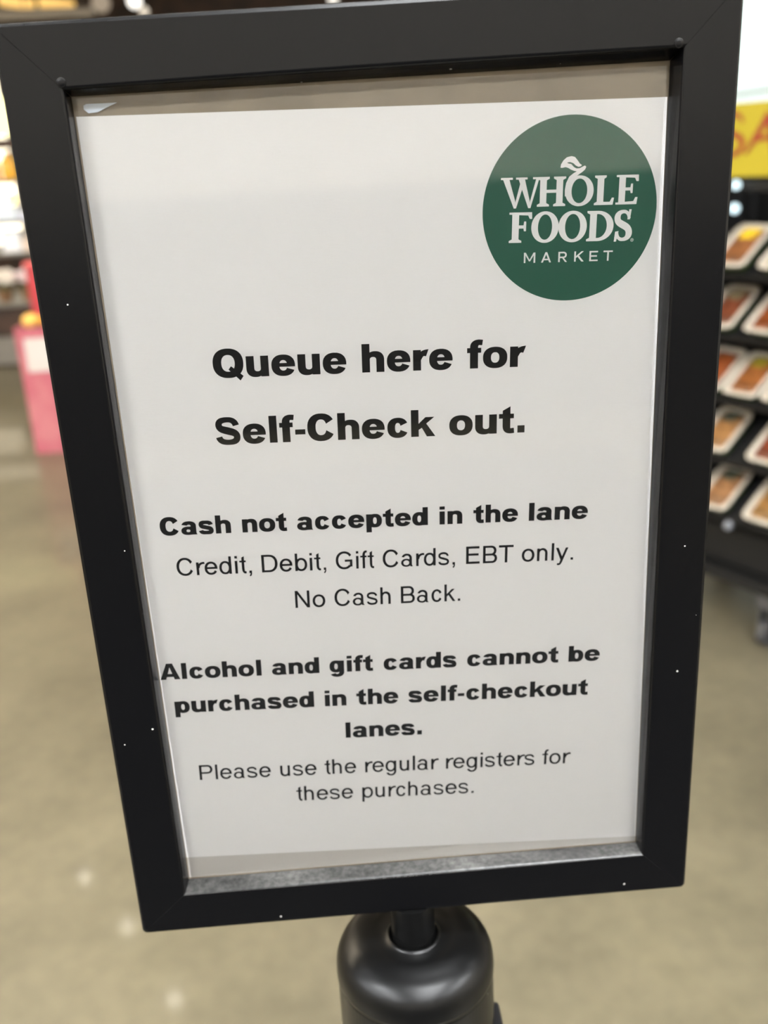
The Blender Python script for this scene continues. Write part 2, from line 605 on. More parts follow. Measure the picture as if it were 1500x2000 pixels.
def light_caps(c, w):
    st = .17
    if c == 'M':
        return [rect(0, 0, st, 1), rect(w - st, 0, w, 1), [[(0, 1), (st * 1.1, 1), (w / 2 + .05, .22), (w / 2 - .05, .14)]], [[(w, 1), (w - st * 1.1, 1), (w / 2 - .05, .22), (w / 2 + .05, .14)]]]
    if c == 'A':
        return [[[(0, 0), (st * 1.1, 0), (w / 2 + .09, 1), (w / 2 - .09, 1)]], [[(w, 0), (w - st * 1.1, 0), (w / 2 - .09, 1), (w / 2 + .09, 1)]], rect(w * .22, .22, w * .78, .36)]
    if c == 'R':
        return [rect(0, 0, st, 1), rect(st, 1 - .15, w * .55, 1), rect(st, .38, w * .55, .53), sector(w * .55, .69, w * .40, .31, st, .15, -90, 90), [[(w * .42, .42), (w * .62, .42), (w, 0), (w * .78, 0)]]]
    if c == 'K':
        return [rect(0, 0, st, 1), [[(st, .34), (st, .54), (w * .74, 1), (w * .97, 1)]], [[(w * .30, .52), (w * .46, .62), (w, 0), (w * .76, 0)]]]
    if c == 'E':
        return [rect(0, 0, st, 1), rect(0, 0, w, .15), rect(0, .85, w, 1), rect(0, .43, w * .9, .58)]
    return [rect(0, .85, w, 1), rect(w / 2 - st / 2, 0, w / 2 + st / 2, 1)]


# ---------------------------------------------------------------- materials
CONCRETE = bpy.data.materials.new('polished_concrete')
CONCRETE.use_nodes = True
nt = CONCRETE.node_tree
L_ = nt.links.new
pb = nt.nodes['Principled BSDF']
tc = nt.nodes.new('ShaderNodeTexCoord')
n1 = nt.nodes.new('ShaderNodeTexNoise'); n1.inputs['Scale'].default_value = 2.6; n1.inputs['Detail'].default_value = 7; n1.inputs['Roughness'].default_value = .6
n2 = nt.nodes.new('ShaderNodeTexNoise'); n2.inputs['Scale'].default_value = 26; n2.inputs['Detail'].default_value = 5
mxn = nt.nodes.new('ShaderNodeMath'); mxn.operation = 'MULTIPLY_ADD'; mxn.inputs[1].default_value = 0.45
rp = nt.nodes.new('ShaderNodeValToRGB')
rp.color_ramp.elements[0].position = .42; rp.color_ramp.elements[0].color = lin(76, 71, 57)
rp.color_ramp.elements[1].position = .98; rp.color_ramp.elements[1].color = lin(110, 103, 83)
L_(tc.outputs['Object'], n1.inputs['Vector']); L_(tc.outputs['Object'], n2.inputs['Vector'])
L_(n2.outputs['Fac'], mxn.inputs[0]); L_(n1.outputs['Fac'], mxn.inputs[2])
L_(mxn.outputs[0], rp.inputs['Fac']); L_(rp.outputs['Color'], pb.inputs['Base Color'])
pb.inputs['Roughness'].default_value = .42
pb.inputs['Coat Weight'].default_value = .22
pb.inputs['Coat Roughness'].default_value = .07

FRAME_BLACK = dusty_black('black_powder_coat', (0.0013, 0.0013, 0.0016, 1), .27, specks=.10, ledge=.5)
POST_BLACK = dusty_black('satin_black_post', (0.0018, 0.0018, 0.0018, 1), .34, specks=.10)
PAPER = mat('white_card_paper', (0.83, 0.82, 0.81, 1), .75, spec=.3, bump=(900, .35, .0002, (.35, 1, 1.3)))
INK = mat('black_ink', (0.006, 0.006, 0.006, 1), .6, spec=.15)
GREEN = mat('printed_green', lin(20, 82, 64), .5, spec=.35)
WHITE_INK = mat('unprinted_white', (0.83, 0.82, 0.81, 1), .7, spec=.3)
KRAFT = mat('beige_backing_card', lin(134, 121, 102), .7, noise=(60, lin(124, 112, 94), .4, .6))
GLARE_FILM = mat('pale_glare_film', lin(206, 218, 232), .18)
BLACK_METAL = mat('black_steel', (0.006, 0.006, 0.006, 1), .55, spec=.3)
WHEEL = mat('grey_rubber', lin(58, 58, 60), .5)
FOAM = mat('white_foam_tray', lin(186, 178, 164), .55)
LEAF_G = mat('green_printed_sleeve', lin(84, 104, 54), .5, noise=(30, lin(48, 66, 34), .45, .6))
PINK = mat('pink_cardboard', lin(164, 84, 96), .6, noise=(8, lin(174, 104, 110), .45, .65))
LABEL_W = mat('white_card', lin(186, 181, 178), .6)
GREY = mat('grey_steel', lin(120, 116, 110), .5)
BROWN = mat('dark_brown_wood', lin(66, 44, 32), .6, noise=(5, lin(44, 30, 22), .4, .6))
YELLOW = mat('yellow_board', lin(160, 144, 20), .55)
RED_PAINT = mat('red_brown_paint', lin(134, 38, 14), .5, noise=(40, lin(120, 28, 14), .4, .6))

PANE = bpy.data.materials.new('clear_acrylic')
PANE.use_nodes = True
nt = PANE.node_tree
nt.nodes.remove(nt.nodes['Principled BSDF'])
fr = nt.nodes.new('ShaderNodeFresnel'); fr.inputs['IOR'].default_value = 1.45
tr = nt.nodes.new('ShaderNodeBsdfTransparent')
gl = nt.nodes.new('ShaderNodeBsdfGlossy'); gl.inputs['Roughness'].default_value = .03
ms = nt.nodes.new('ShaderNodeMixShader')
nt.links.new(fr.outputs[0], ms.inputs[0]); nt.links.new(tr.outputs[0], ms.inputs[1]); nt.links.new(gl.outputs[0], ms.inputs[2])
nt.links.new(ms.outputs[0], nt.nodes['Material Output'].inputs['Surface'])

# ---------------------------------------------------------------- the shop: floor, ceiling, walls
X0, X1, Y0, Y1, HT = -7.0, 4.2, -4.6, 13.0, 3.4
struct('floor', box(((X0 + X1) / 2, (Y0 + Y1) / 2, -.05), (X1 - X0, Y1 - Y0, .1)), CONCRETE)
CEIL = mat('dark_ceiling', lin(96, 84, 74), .8)
WALL = mat('warm_white_wall', lin(206, 198, 184), .7)
struct('ceiling', box(((X0 + X1) / 2, (Y0 + Y1) / 2, HT + .05), (X1 - X0, Y1 - Y0, .1)), CEIL)
struct('wall_back', box(((X0 + X1) / 2, Y1 + .05, HT / 2), (X1 - X0, .1, HT)), BROWN)
struct('wall_front', box(((X0 + X1) / 2, Y0 - .05, 1.2 + (HT - 1.2) / 2), (X1 - X0, .1, HT - 1.2)), WALL)
struct('added_dark_wall', box(((X0 + X1) / 2, Y0 - .05, .6), (X1 - X0, .1, 1.2)), mat('dark_reflected_wall', lin(38, 36, 34), .7))  # unseen lower wall made dark so frame and pane reflect less
struct('wall_left', box((X0 - .05, (Y0 + Y1) / 2, HT / 2), (.1, Y1 - Y0 + .2, HT)), WALL)
# the right wall is open above a sill for the long shop window
WY0, WY1, WZ0, WZ1 = 4.5, 12.6, 1.55, 3.2
bm = bmesh.new()
add_box(bm, (X1 + .05, (Y0 + Y1) / 2, WZ0 / 2), (.1, Y1 - Y0 + .2, WZ0))
add_box(bm, (X1 + .05, (Y0 + Y1) / 2, (WZ1 + HT) / 2), (.1, Y1 - Y0 + .2, HT - WZ1))
add_box(bm, (X1 + .05, (Y0 + WY0) / 2, (WZ0 + WZ1) / 2), (.1, WY0 - Y0 + .1, WZ1 - WZ0))
add_box(bm, (X1 + .05, (WY1 + Y1) / 2, (WZ0 + WZ1) / 2), (.1, Y1 - WY1 + .1, WZ1 - WZ0))
struct('wall_right', bm, WALL)
DAYLIGHT = glow('daylit_pane', (0.86, 1.0, .95, 1), DAY)
bm = bmesh.new()
add_box(bm, (X1 + .06, (WY0 + WY1) / 2, (WZ0 + WZ1) / 2), (.02, WY1 - WY0, WZ1 - WZ0))
wn = struct('window_1', bm, DAYLIGHT)
bm = bmesh.new()
add_box(bm, (X1 + .0, (WY0 + WY1) / 2, WZ0 - .02), (.16, WY1 - WY0 + .1, .05))
add_box(bm, (X1 + .03, (WY0 + WY1) / 2, WZ0 + .16), (.05, WY1 - WY0, .03))
link_mesh('window_frame', bm, mat('white_window_frame', lin(235, 238, 230), .5), wn)

# unseen warm window, added in the back wall to brighten the left floor
bm = bmesh.new()
add_box(bm, (-5.3, Y1 - .012, 1.7), (2.6, .02, 2.4))
w2 = struct('added_window', bm, glow('added_glow_pane', (1.0, .88, .66, 1), 3.0))
bm = bmesh.new()
for x_, z_, sx_, sz_ in ((-6.63, 1.7, .06, 2.52), (-3.97, 1.7, .06, 2.52), (-5.3, .47, 2.72, .06), (-5.3, 2.93, 2.72, .06), (-5.3, 1.7, .05, 2.4)):
    add_box(bm, (x_, Y1 - .03, z_), (sx_, .06, sz_))
link_mesh('window_frame', bm, GREY, w2)

# ---------------------------------------------------------------- ceiling luminaires (the shop's own light, plus added warm fill)
TROFFER = glow('troffer_diffuser', (.955, .98, 1.0, 1), LAMP)
WARM_FILL = glow('warm_fill_diffuser', (1.0, .86, .64, 1), LAMP * .5)
SPOTS = [(x, y, TROFFER) for x in (-4.6, -2.0, 0.6, 3.0) for y in (-3.0, -1.7, -.8)]
SPOTS += [(x, y, WARM_FILL) for x in (-5.2, .3) for y in (5.6, 8.6)] + [(-5.2, 2.9, WARM_FILL), (-3.6, 1.2, WARM_FILL), (-2.2, 1.9, WARM_FILL), (-2.6, 2.9, WARM_FILL), (-3.8, 2.2, WARM_FILL)]  # unseen warm panels added to brighten the left floor and the back
for x, y, m_ in SPOTS:
    r_ = bpy.data.objects.new('ceiling_light', None)
    COL.objects.link(r_)
    r_.location = (x, y, HT)
    tag(r_, 'white rectangular ceiling luminaire in the rows over the shop floor, or unseen added warm fill panel', 'ceiling light', 'ceiling luminaires')
    link_mesh('housing', box((0, 0, -.025), (1.26, .36, .05), .004), GREY, r_)
    link_mesh('diffuser', box((0, 0, -.055), (1.2, .30, .012), .003), m_, r_)

# unseen black mat, added before the notice to darken the frame's reflections
mt_ = link_mesh('added_dark_mat', box((-.1, -2.3, .006), (2.6, 3.2, .012), .004), mat('added_mat_black', lin(26, 26, 27), .7, bump=(60, .4, .004, (1, 1, 1))))
tag(mt_, 'unseen black mat added in front of the framed notice to darken reflections', 'mat')

# ---------------------------------------------------------------- stanchion
CX, CY = -.003, .009
st = thing('stanchion', 'black belt stanchion post with domed top carrying the framed notice', 'stanchion', (CX, CY, 0))
R = .0396
ZB = .9635
prof = [(0.0, .9800), (.0113, .9800), (.0119, .9817), (.0126, .9822), (.0133, .9815), (.0140, .9808)]
H_ = .0182
dome = [(0.0155 + (R - .0155) * max(0.0, math.cos(math.radians(a))) ** (2 / 2.7), ZB + H_ * max(0.0, math.sin(math.radians(a))) ** (2 / 2.7)) for a in range(84, -1, -4)]
prof += [(r, z) for r, z in dome]
prof += [(R, ZB - .002), (0.0, ZB - .002)]
link_mesh('dome_cap', lathe(prof, 96), POST_BLACK, st, smooth=True)
link_mesh('belt_housing', lathe([(0, ZB - .0021), (R - .0006, ZB - .0021), (R - .0004, ZB - .004), (R - .0004, .862), (R - .0015, .860), (0, .860)], 96), POST_BLACK, st, smooth=False)
link_mesh('post', lathe([(0, .8599), (.0315, .8599), (.0315, .045), (.040, .040), (.043, .034), (0, .034)], 64), POST_BLACK, st)
link_mesh('base', lathe([(0, .034), (.06, .0335), (.14, .026), (.165, .020), (.172, .012), (.172, .0), (0, 0)], 96), POST_BLACK, st, smooth=True)
bm = bmesh.new()
add_box(bm, (R + .001, -.006, .890), (.006, .030, .066), .002)
add_box(bm, (R + .0065, -.006, .877), (.009, .022, .05), .003)
link_mesh('belt_clip', bm, mat('black_plastic', (.008, .008, .009, 1), .3), st)
bm = bmesh.new()
for y_, a_ in ((-.0155, .3), (-.0115, .3)):
    tube_between(bm, (R - .0045, y_ - .010, .905), (R - .0012, y_ - .004, .928), .0007, 8)
link_mesh('scuff', bm, mat('scuffed_grey', lin(96, 96, 98), .5), st)
for ch in st.children:
    pass

# ---------------------------------------------------------------- sign frame
OUT = [(-129.92, 195.45), (130.57, 197.73), (130.21, -196.3), (-133.04, -197.0)]
INN = [(-108.8, 173.57), (109.69, 176.29), (108.02, -174.18), (-110.1, -175.5)]
BCK = [(-108.78, 172.09), (108.22, 173.19), (108.02, -174.74), (-109.46, -174.86)]
SZ = 1.2
sf = thing('sign_frame', 'black metal sign frame with mitred corners on top of the stanchion', 'sign frame', (0, 0, SZ))


def v2(a):
    return Vector((a[0], a[1]))


def rail(k):
    """one mitred rail of the frame between corners k and k+1, hollow-backed profile"""
    a, b = k, (k + 1) % 4
    bm = bmesh.new()
    d = (v2(OUT[b]) - v2(OUT[a])); Ln = d.length; d.normalize()
    RO, RI = 1.6, 1.9
    # profile: (weight outer..inner as function, depth mm)
    def prof_pts(o, i, bk, inset):
        nrm = (i - o)
        un = nrm.normalized()
        wd = nrm.length
        exp = (bk - o)
        rab = bk + (o - i).normalized() * 4.0
        P = []
        o_ = o + (i - o) * (inset / 22.0)
        P.append((o_, 18.0))
        P.append((o_, RO * .9))
        P.append((o_ + un * RO * .25, RO * .25))
        P.append((o_ + un * RO * .95, 0.0))
        for a_ in range(0, 91, 15):
            P.append((i - un * RI * (1 - math.sin(math.radians(a_))), RI * (1 - math.cos(math.radians(a_)))))
        P.append((bk, 9.6))
        P.append((rab, 9.6))
        P.append((rab, 18.0))
        return P
    rr = 2.4
    stations = []
    def at(t_mm, inset, end):
        """ring of profile at distance t from the outer corner, clipped on the mitre"""
        # interpolate along rail; t=0 at corner a
        f = t_mm / Ln
        o = v2(OUT[a]).lerp(v2(OUT[b]), f)
        i = v2(INN[a]).lerp(v2(INN[b]), f)
        bk = v2(BCK[a]).lerp(v2(BCK[b]), f)
        return prof_pts(o, i, bk, inset)
    gap = .10
    for t, ins in ((gap, rr * .293), (rr * .25, rr * .20), (rr * .6, rr * .06), (rr * 1.1, 0), (Ln * .25, 0), (Ln * .5, 0), (Ln * .75, 0), (Ln - rr * 1.1, 0), (Ln - rr * .6, rr * .06), (Ln - rr * .25, rr * .20), (Ln - gap, rr * .293)):
        stations.append([bm.verts.new((p.x / 1000, dp / 1000, p.y / 1000)) for p, dp in at(t, ins, 0)])
    for s0, s1 in zip(stations, stations[1:]):
        for q in range(len(s0)):
            q2 = (q + 1) % len(s0)
            bm.faces.new((s0[q], s0[q2], s1[q2], s1[q]))
    bm.faces.new(stations[0]); bm.faces.new(stations[-1])
    o = link_mesh('rail', bm, FRAME_BLACK, sf)
    return o


for k in range(4):
    rail(k)
bm = bmesh.new()
for i, c in enumerate(((-109.2, 176.1), (107.9, 178.0))):
    bm = bmesh.new()
    prof = [(.00165, .0002), (.0016, -.00015), (.0012, -.0003), (.0006, -.0004), (0, -.00042)]
    add_lathe(bm, [(r, z) for r, z in prof], 20)
    bmesh.ops.rotate(bm, cent=(0, 0, 0), matrix=Matrix.Rotation(math.radians(-90), 3, 'X'), verts=bm.verts)
    bmesh.ops.scale(bm, vec=(1, -1, 1) if False else (1, 1, 1), verts=bm.verts)
    for v in bm.verts:
        v.co.y = -abs(v.co.y) if v.co.y < 0 or v.co.y > .0001 else v.co.y
    bmesh.ops.translate(bm, vec=(c[0] / 1000, 0, c[1] / 1000), verts=bm.verts)
    link_mesh('corner_stud', bm, FRAME_BLACK, sf, smooth=True)
link_mesh('backing_board', box((-.0006, .0120, -.0008), (.2240, .0024, .3530)), KRAFT, sf)
bm = bmesh.new()
q_ = [(-109.0, -162.9), (107.8, -171.9), (107.8, -174.6), (-109.3, -174.7)]
f_ = [bm.verts.new((x / 1000, .0104, z / 1000)) for x, z in q_]
b_ = [bm.verts.new((x / 1000, .0107, z / 1000)) for x, z in q_]
bm.faces.new(f_); bm.faces.new(b_[::-1])
for i in range(4):
    bm.faces.new((f_[i], f_[(i + 1) % 4], b_[(i + 1) % 4], b_[i]))
o = link_mesh('pale_strip', bm, mat('pale_grey_strip', lin(196, 192, 186), .6), sf)  # separate pale strip; the gap below the sheet is lighter than the backing
o['label'] = 'pale grey strip showing below the sheet'
link_mesh('clear_pane', box((-.0006, .0091, -.0008), (.2150, .0004, .3445)), PANE, sf)
link_mesh('stem', lathe([(0, -.2222), (.0109, -.2222), (.0109, -.1968), (0, -.1968)], 48), mat('smooth_black_tube', (.003, .003, .003, 1), .25, spec=.1), sf, smooth=False, loc=(CX, CY, 0))

# ---------------------------------------------------------------- printed notice in the frame
nb = thing('printed_notice', 'white printed sheet with green round logo and black queue text behind clear pane', 'notice', (0, .0102, SZ))
SHEET = [(-108.23, 165.43), (108.04, 160.97), (107.91, -171.68), (-109.2, -162.76)]
bm = bmesh.new()
f_ = [bm.verts.new((x / 1000, 0.0, z / 1000)) for x, z in SHEET]
b_ = [bm.verts.new((x / 1000, .00015, z / 1000)) for x, z in SHEET]
bm.faces.new(f_); bm.faces.new(b_[::-1])
for i in range(4):
    j = (i + 1) % 4
    bm.faces.new((f_[i], f_[j], b_[j], b_[i]))
link_mesh('sheet', bm, PAPER, nb)
LINES = [
  ('B', 11.38, [('Queue', -69.95, 67.11, -17.2, 65.62), ('here', -10.99, 65.45, 25.28, 64.43), ('for', 31.08, 64.27, 54.73, 63.6)]),
  ('B', 11.25, [('Self-Check', -72.01, 39.64, 17.34, 37.2), ('out.', 23.09, 37.04, 54.19, 36.19)]),
  ('B', 8.11, [('Cash', -99.64, 1.93, -70.13, 0.99), ('not', -65.43, 0.84, -46.71, 0.24), ('accepted', -42.48, 0.1, 12.78, -1.66), ('in', 17.7, -1.82, 27.43, -2.13), ('the', 32.1, -2.28, 51.19, -2.89), ('lane', 55.87, -3.03, 81.19, -3.84)]),
  ('R', 8.10, [('Credit,', -95.03, -16.84, -63.39, -17.89), ('Debit,', -59.08, -18.03, -31.69, -18.94), ('Gift', -27.5, -19.08, -11.08, -19.63), ('Cards,', -7.39, -19.75, 23.74, -20.78), ('EBT', 28.55, -20.94, 49.07, -21.62), ('only.', 52.7, -21.75, 75.18, -22.49)]),
  ('R', 8.09, [('No', -46.31, -35.87, -33.29, -36.29), ('Cash', -29.27, -36.42, -4.87, -37.2), ('Back.', -0.43, -37.35, 25.56, -38.18)]),
  ('B', 7.97, [('Alcohol', -108.69, -66.19, -64.19, -67.74), ('and', -59.41, -67.9, -38.41, -68.63), ('gift', -33.88, -68.79, -14.42, -69.46), ('cards', -9.97, -69.62, 23.08, -70.77), ('cannot', 27.54, -70.92, 69.13, -72.37), ('be', 73.65, -72.52, 87.89, -73.02)]),
  ('B', 8.06, [('purchased', -104.41, -83.49, -42.09, -85.73), ('in', -37.22, -85.91, -27.53, -86.26), ('the', -22.97, -86.42, -4.01, -87.1), ('self-checkout', 0.5, -87.27, 82.84, -90.23)]),
  ('B', 8.14, [('lanes.', -29.01, -103.28, 6.0, -104.57)]),
  ('R', 8.01, [('Please', -97.68, -119.85, -64.87, -121.13), ('use', -60.57, -121.29, -43.76, -121.95), ('the', -40.08, -122.09, -25.43, -122.66), ('regular', -21.24, -122.83, 12.72, -124.15), ('registers', 16.49, -124.29, 58.19, -125.92), ('for', 61.78, -126.06, 74.79, -126.56)]),
  ('R', 8.01, [('these', -54.25, -135.49, -27.75, -136.59), ('purchases.', -23.51, -136.77, 29.21, -138.97)]),
]
LOGO = [
  ('WHOLE', 10.69, [('W', 45.39, 125.3, 60.76, 124.83), ('H', 59.29, 124.87, 70.19, 124.54), ('O', 69.98, 124.54, 80.91, 124.21), ('L', 81.23, 124.2, 88.92, 123.96), ('E', 89.55, 123.94, 97.99, 123.68)]),
  ('FOODS', 11.20, [('F', 48.39, 112.13, 57.07, 111.8), ('O', 56.96, 111.81, 67.57, 111.41), ('O', 67.46, 111.41, 78.47, 111.0), ('D', 78.47, 111.0, 88.86, 110.61), ('S', 88.97, 110.6, 96.34, 110.33)]),
  ('MARKET', 3.86, [('M', 54.18, 104.26, 58.66, 104.11), ('A', 60.95, 104.04, 64.85, 103.91), ('R', 67.63, 103.82, 71.11, 103.7), ('K', 73.89, 103.61, 77.69, 103.49), ('E', 79.84, 103.42, 83.16, 103.31), ('T', 85.31, 103.24, 88.96, 103.12)]),
]
LEAF = [(68.29, 138.45), (68.48, 139.55), (69.4, 140.95), (70.68, 141.98), (72.48, 142.32), (73.78, 141.91), (74.83, 140.65), (75.63, 139.5), (76.41, 138.97), (76.06, 138.51), (75.12, 138.36), (74.08, 138.9), (73.14, 139.78), (71.99, 140.23), (70.75, 140.15), (71.22, 139.79), (72.42, 139.48), (73.31, 138.46), (74.36, 137.82), (75.65, 137.85), (76.78, 138.37), (77.61, 138.71), (78.08, 138.2), (77.63, 137.26), (76.61, 136.44), (75.68, 135.9), (74.14, 134.87), (73.01, 133.47), (72.36, 131.3), (72.13, 129.34), (70.05, 127.98), (70.03, 130.44), (70.52, 132.87), (71.64, 135.01), (73.34, 136.23), (74.53, 136.79), (73.59, 136.99), (72.44, 137.44), (71.24, 138.19), (70.2, 138.54), (69.01, 138.31)]
bm = bmesh.new()
for i, (wt, cap, words) in enumerate(LINES):
    bm = bmesh.new()
    for t, a, b, c, d in words:
        set_word(bm, BLACK if wt == 'B' else THIN, t, cap, a, b, c, d, -.00006)
    o = link_mesh('text_line', bm, INK, nb)
    o['label'] = ('bold' if wt == 'B' else 'thin') + ' black printed line reading "' + ' '.join(wd[0] for wd in words) + '"'
bm = bmesh.new()
ring_ = [bm.verts.new(((72.05 + 33.56 * math.cos(2 * math.pi * i / 128)) / 1000, -.00006, (122.82 + 33.95 * math.sin(2 * math.pi * i / 128)) / 1000)) for i in range(128)]
bm.faces.new(ring_)
ld = link_mesh('logo_disc', bm, GREEN, nb)
ld['label'] = 'round dark green logo at the upper right of the sheet'
for word, cap, letters in LOGO:
    bm = bmesh.new()
    for idx, (ch, x0, z0, x1, z1) in enumerate(letters):
        L = math.hypot(x1 - x0, z1 - z0)
        ux, uz = (x1 - x0) / L, (z1 - z0) / L
        wd = L / cap
        for s in (light_caps(ch, wd) if word == 'MARKET' else serif(ch, wd)):
            shape_to_bm(bm, s, lambda a, b: (x0 + ux * a * cap - uz * b * cap, z0 + uz * a * cap + ux * b * cap), -.00012)
    if word == 'WHOLE':
        shape_to_bm(bm, [LEAF], lambda a, b: (a, b), -.00012)
    if word == 'FOODS':
        shape_to_bm(bm, ring(0, 0, .62, .62, .12, .12, 2), lambda a, b: (96.45 + a, 110.5 + b), -.00012)
        for s in (rect(-.2, -.32, -.08, .32), rect(-.1, .2, .2, .32), rect(-.1, -.06, .2, .06), rect(.14, .0, .26, .3), [[(-.02, 0), (.1, 0), (.3, -.32), (.15, -.32)]]):
            shape_to_bm(bm, s, lambda a, b: (96.45 + a, 110.5 + b), -.00012)
    o = link_mesh('logo_lettering', bm, WHITE_INK, nb)
    o['label'] = 'white logo lettering reading "' + word + '"'
bm = bmesh.new()
gl_ = [(-105.09, 169.02), (-103.92, 169.47), (-92.98, 169.42), (-97.43, 167.78), (-100.36, 166.56), (-103.68, 166.39), (-105.13, 167.66)]
f_ = [bm.verts.new((x / 1000, -.0002, z / 1000)) for x, z in gl_]
b_ = [bm.verts.new((x / 1000, .0001, z / 1000)) for x, z in gl_]
bm.faces.new(f_); bm.faces.new(b_[::-1])
for i in range(len(gl_)):
    j = (i + 1) % len(gl_)
    bm.faces.new((f_[i], f_[j], b_[j], b_[i]))
o = link_mesh('corner_glare', bm, GLARE_FILM, nb)  # pale glossy piece paints the glare on the sleeve film
o['label'] = 'bright pale blue sliver painted as glare on the film at the corner'

# ---------------------------------------------------------------- food rack on casters (right)
RA = math.atan2(.864, -.503)                  # the rack's front runs this way
rack = thing('display_rack', 'black wheeled display rack with tilted shelves of packed food trays', 'display rack', (1.0928, 1.9703, 0), RA)
# local axes: x along the front (away from the viewer's right), -y into the rack
U0, U1 = -.55, .50
DP = .46
TILT = math.radians(36)
for x_ in (U0 + .02, U1 - .02):
    for y_ in (-.035, -DP + .02):
        link_mesh('upright', box((x_, y_, .70), (.035, .03, 1.14), .003), BLACK_METAL, rack)
link_mesh('back_panel', box(((U0 + U1) / 2, -DP, .72), (U1 - U0, .02, 1.10)), BLACK_METAL, rack)
for x_ in (U0 + .005, U1 - .005):
    link_mesh('side_panel', box((x_, -DP / 2 - .02, .72), (.012, DP - .06, 1.10)), BLACK_METAL, rack)
link_mesh('header', box(((U0 + U1) / 2, -.12, 1.235), (U1 - U0, .22, .05), .004), BLACK_METAL, rack)
bm = bmesh.new()
add_box(bm, ((U0 + U1) / 2, -.10, .245), (U1 - U0, .10, .11), .004)
add_box(bm, ((U0 + U1) / 2, -.045, .155), (U1 - U0, .03, .022), .003)
add_box(bm, ((U0 + U1) / 2, -DP / 2, .17), (U1 - U0, DP, .03), .003)
link_mesh('base_frame', bm, BLACK_METAL, rack)
for x_ in (U0 + .06, .012, U1 - .06):
    for y_ in (-.03, -DP + .05):
        bm = bmesh.new()
        tube_between(bm, (x_ - .012, y_, .036), (x_ + .012, y_, .036), .036, 28)
        wl = link_mesh('caster', bm, WHEEL, rack)
        bm = bmesh.new()
        add_box(bm, (x_ - .017, y_, .075), (.004, .04, .09), .001)
        add_box(bm, (x_ + .017, y_, .075), (.004, .04, .09), .001)
        add_box(bm, (x_, y_, .135), (.05, .05, .04), .002)
        link_mesh('fork', bm, mat('dull_steel', lin(90, 90, 92), .4, metal=.6), wl)
ROWS = [1.000, .842, .672, .506, .340]
for z_ in ROWS:
    bm = bmesh.new()
    dl = .19
    add_box(bm, ((U0 + U1) / 2, 0, 0), (U1 - U0 - .04, dl, .006))
    add_box(bm, ((U0 + U1) / 2, dl / 2 - .002, .006), (U1 - U0 - .04, .004, .018))
    bmesh.ops.rotate(bm, cent=(0, 0, 0), matrix=Matrix.Rotation(-TILT, 3, 'X'), verts=bm.verts)
    bmesh.ops.translate(bm, vec=(0, -math.cos(TILT) * dl / 2 + .004, z_ - .006 + math.sin(TILT) * dl / 2), verts=bm.verts)
    link_mesh('shelf', bm, BLACK_METAL, rack)
bm = bmesh.new()
bmesh.ops.create_uvsphere(bm, u_segments=20, v_segments=12, radius=.013)
bmesh.ops.translate(bm, vec=(.131, .016, .335), verts=bm.verts)
o = link_mesh('tag_clip', bm, mat('pale_grey_plastic', lin(120, 122, 128), .35), rack, smooth=True)
for z_, r_ in ((1.226, .011), (1.170, .012)):  # glowing balls stand in for bluish glints on plastic wrap
    bm = bmesh.new()
    bmesh.ops.create_uvsphere(bm, u_segments=20, v_segments=12, radius=r_)
    bmesh.ops.translate(bm, vec=(.182, .014, z_), verts=bm.verts)
    o = link_mesh('glint_ball', bm, glow('bluish_glint', (.72, .93, 1, 1), 1.6), rack, smooth=True)
    o['label'] = 'small round bluish white glint under the yellow sign'


def rrect(hx, hy, r, z, k=6):
    out = []
    for cx, cy, a in ((hx - r, hy - r, 0), (-hx + r, hy - r, 90), (-hx + r, -hy + r, 180), (hx - r, -hy + r, 270)):
        for i in range(k + 1):
            t = math.radians(a + 90 * i / k)
            out.append((cx + r * math.cos(t), cy + r * math.sin(t), z))
    return out


def loft(loops, mi=None):
    bm = bmesh.new()
    rs = [[bm.verts.new(p) for p in lp] for lp in loops]
    for q, (a, b) in enumerate(zip(rs, rs[1:])):
        for i in range(len(a)):
            j = (i + 1) % len(a)
            fc = bm.faces.new((a[i], a[j], b[j], b[i]))
            if mi:
                fc.material_index = mi[q]
    for e, q in ((rs[0], 0), (rs[-1], -1)):
        fc = bm.faces.new(e)
        if mi:
            fc.material_index = mi[q]
    return bm


TW, TL, TH = .054, .078, .032
tray_bm = loft([rrect(TW - .010, TL - .010, .014, 0), rrect(TW - .006, TL - .006, .016, .020), rrect(TW - .003, TL - .003, .018, .028),
                rrect(TW, TL, .020, .0285), rrect(TW, TL, .020, TH), rrect(TW - .010, TL - .010, .014, TH + .001), rrect(TW - .013, TL - .013, .012, .020), rrect(TW - .016, TL - .016, .010, .006)],
               [1, 0, 0, 0, 0, 0, 0])
fill_bm = loft([rrect(TW - .0155, TL - .0155, .010, .0065), rrect(TW - .0135, TL - .0135, .011, .022), rrect(TW - .018, TL - .018, .012, .029), rrect(TW - .030, TL - .034, .012, .0315)])
for v in fill_bm.verts:
    if v.co.z > .02:
        v.co.z += .003 * math.sin(v.co.x * 190) * math.cos(v.co.y * 150)
stick_bm = loft([rrect(.026, .018, .004, .0), rrect(.026, .018, .004, .0008)])
proto = {}
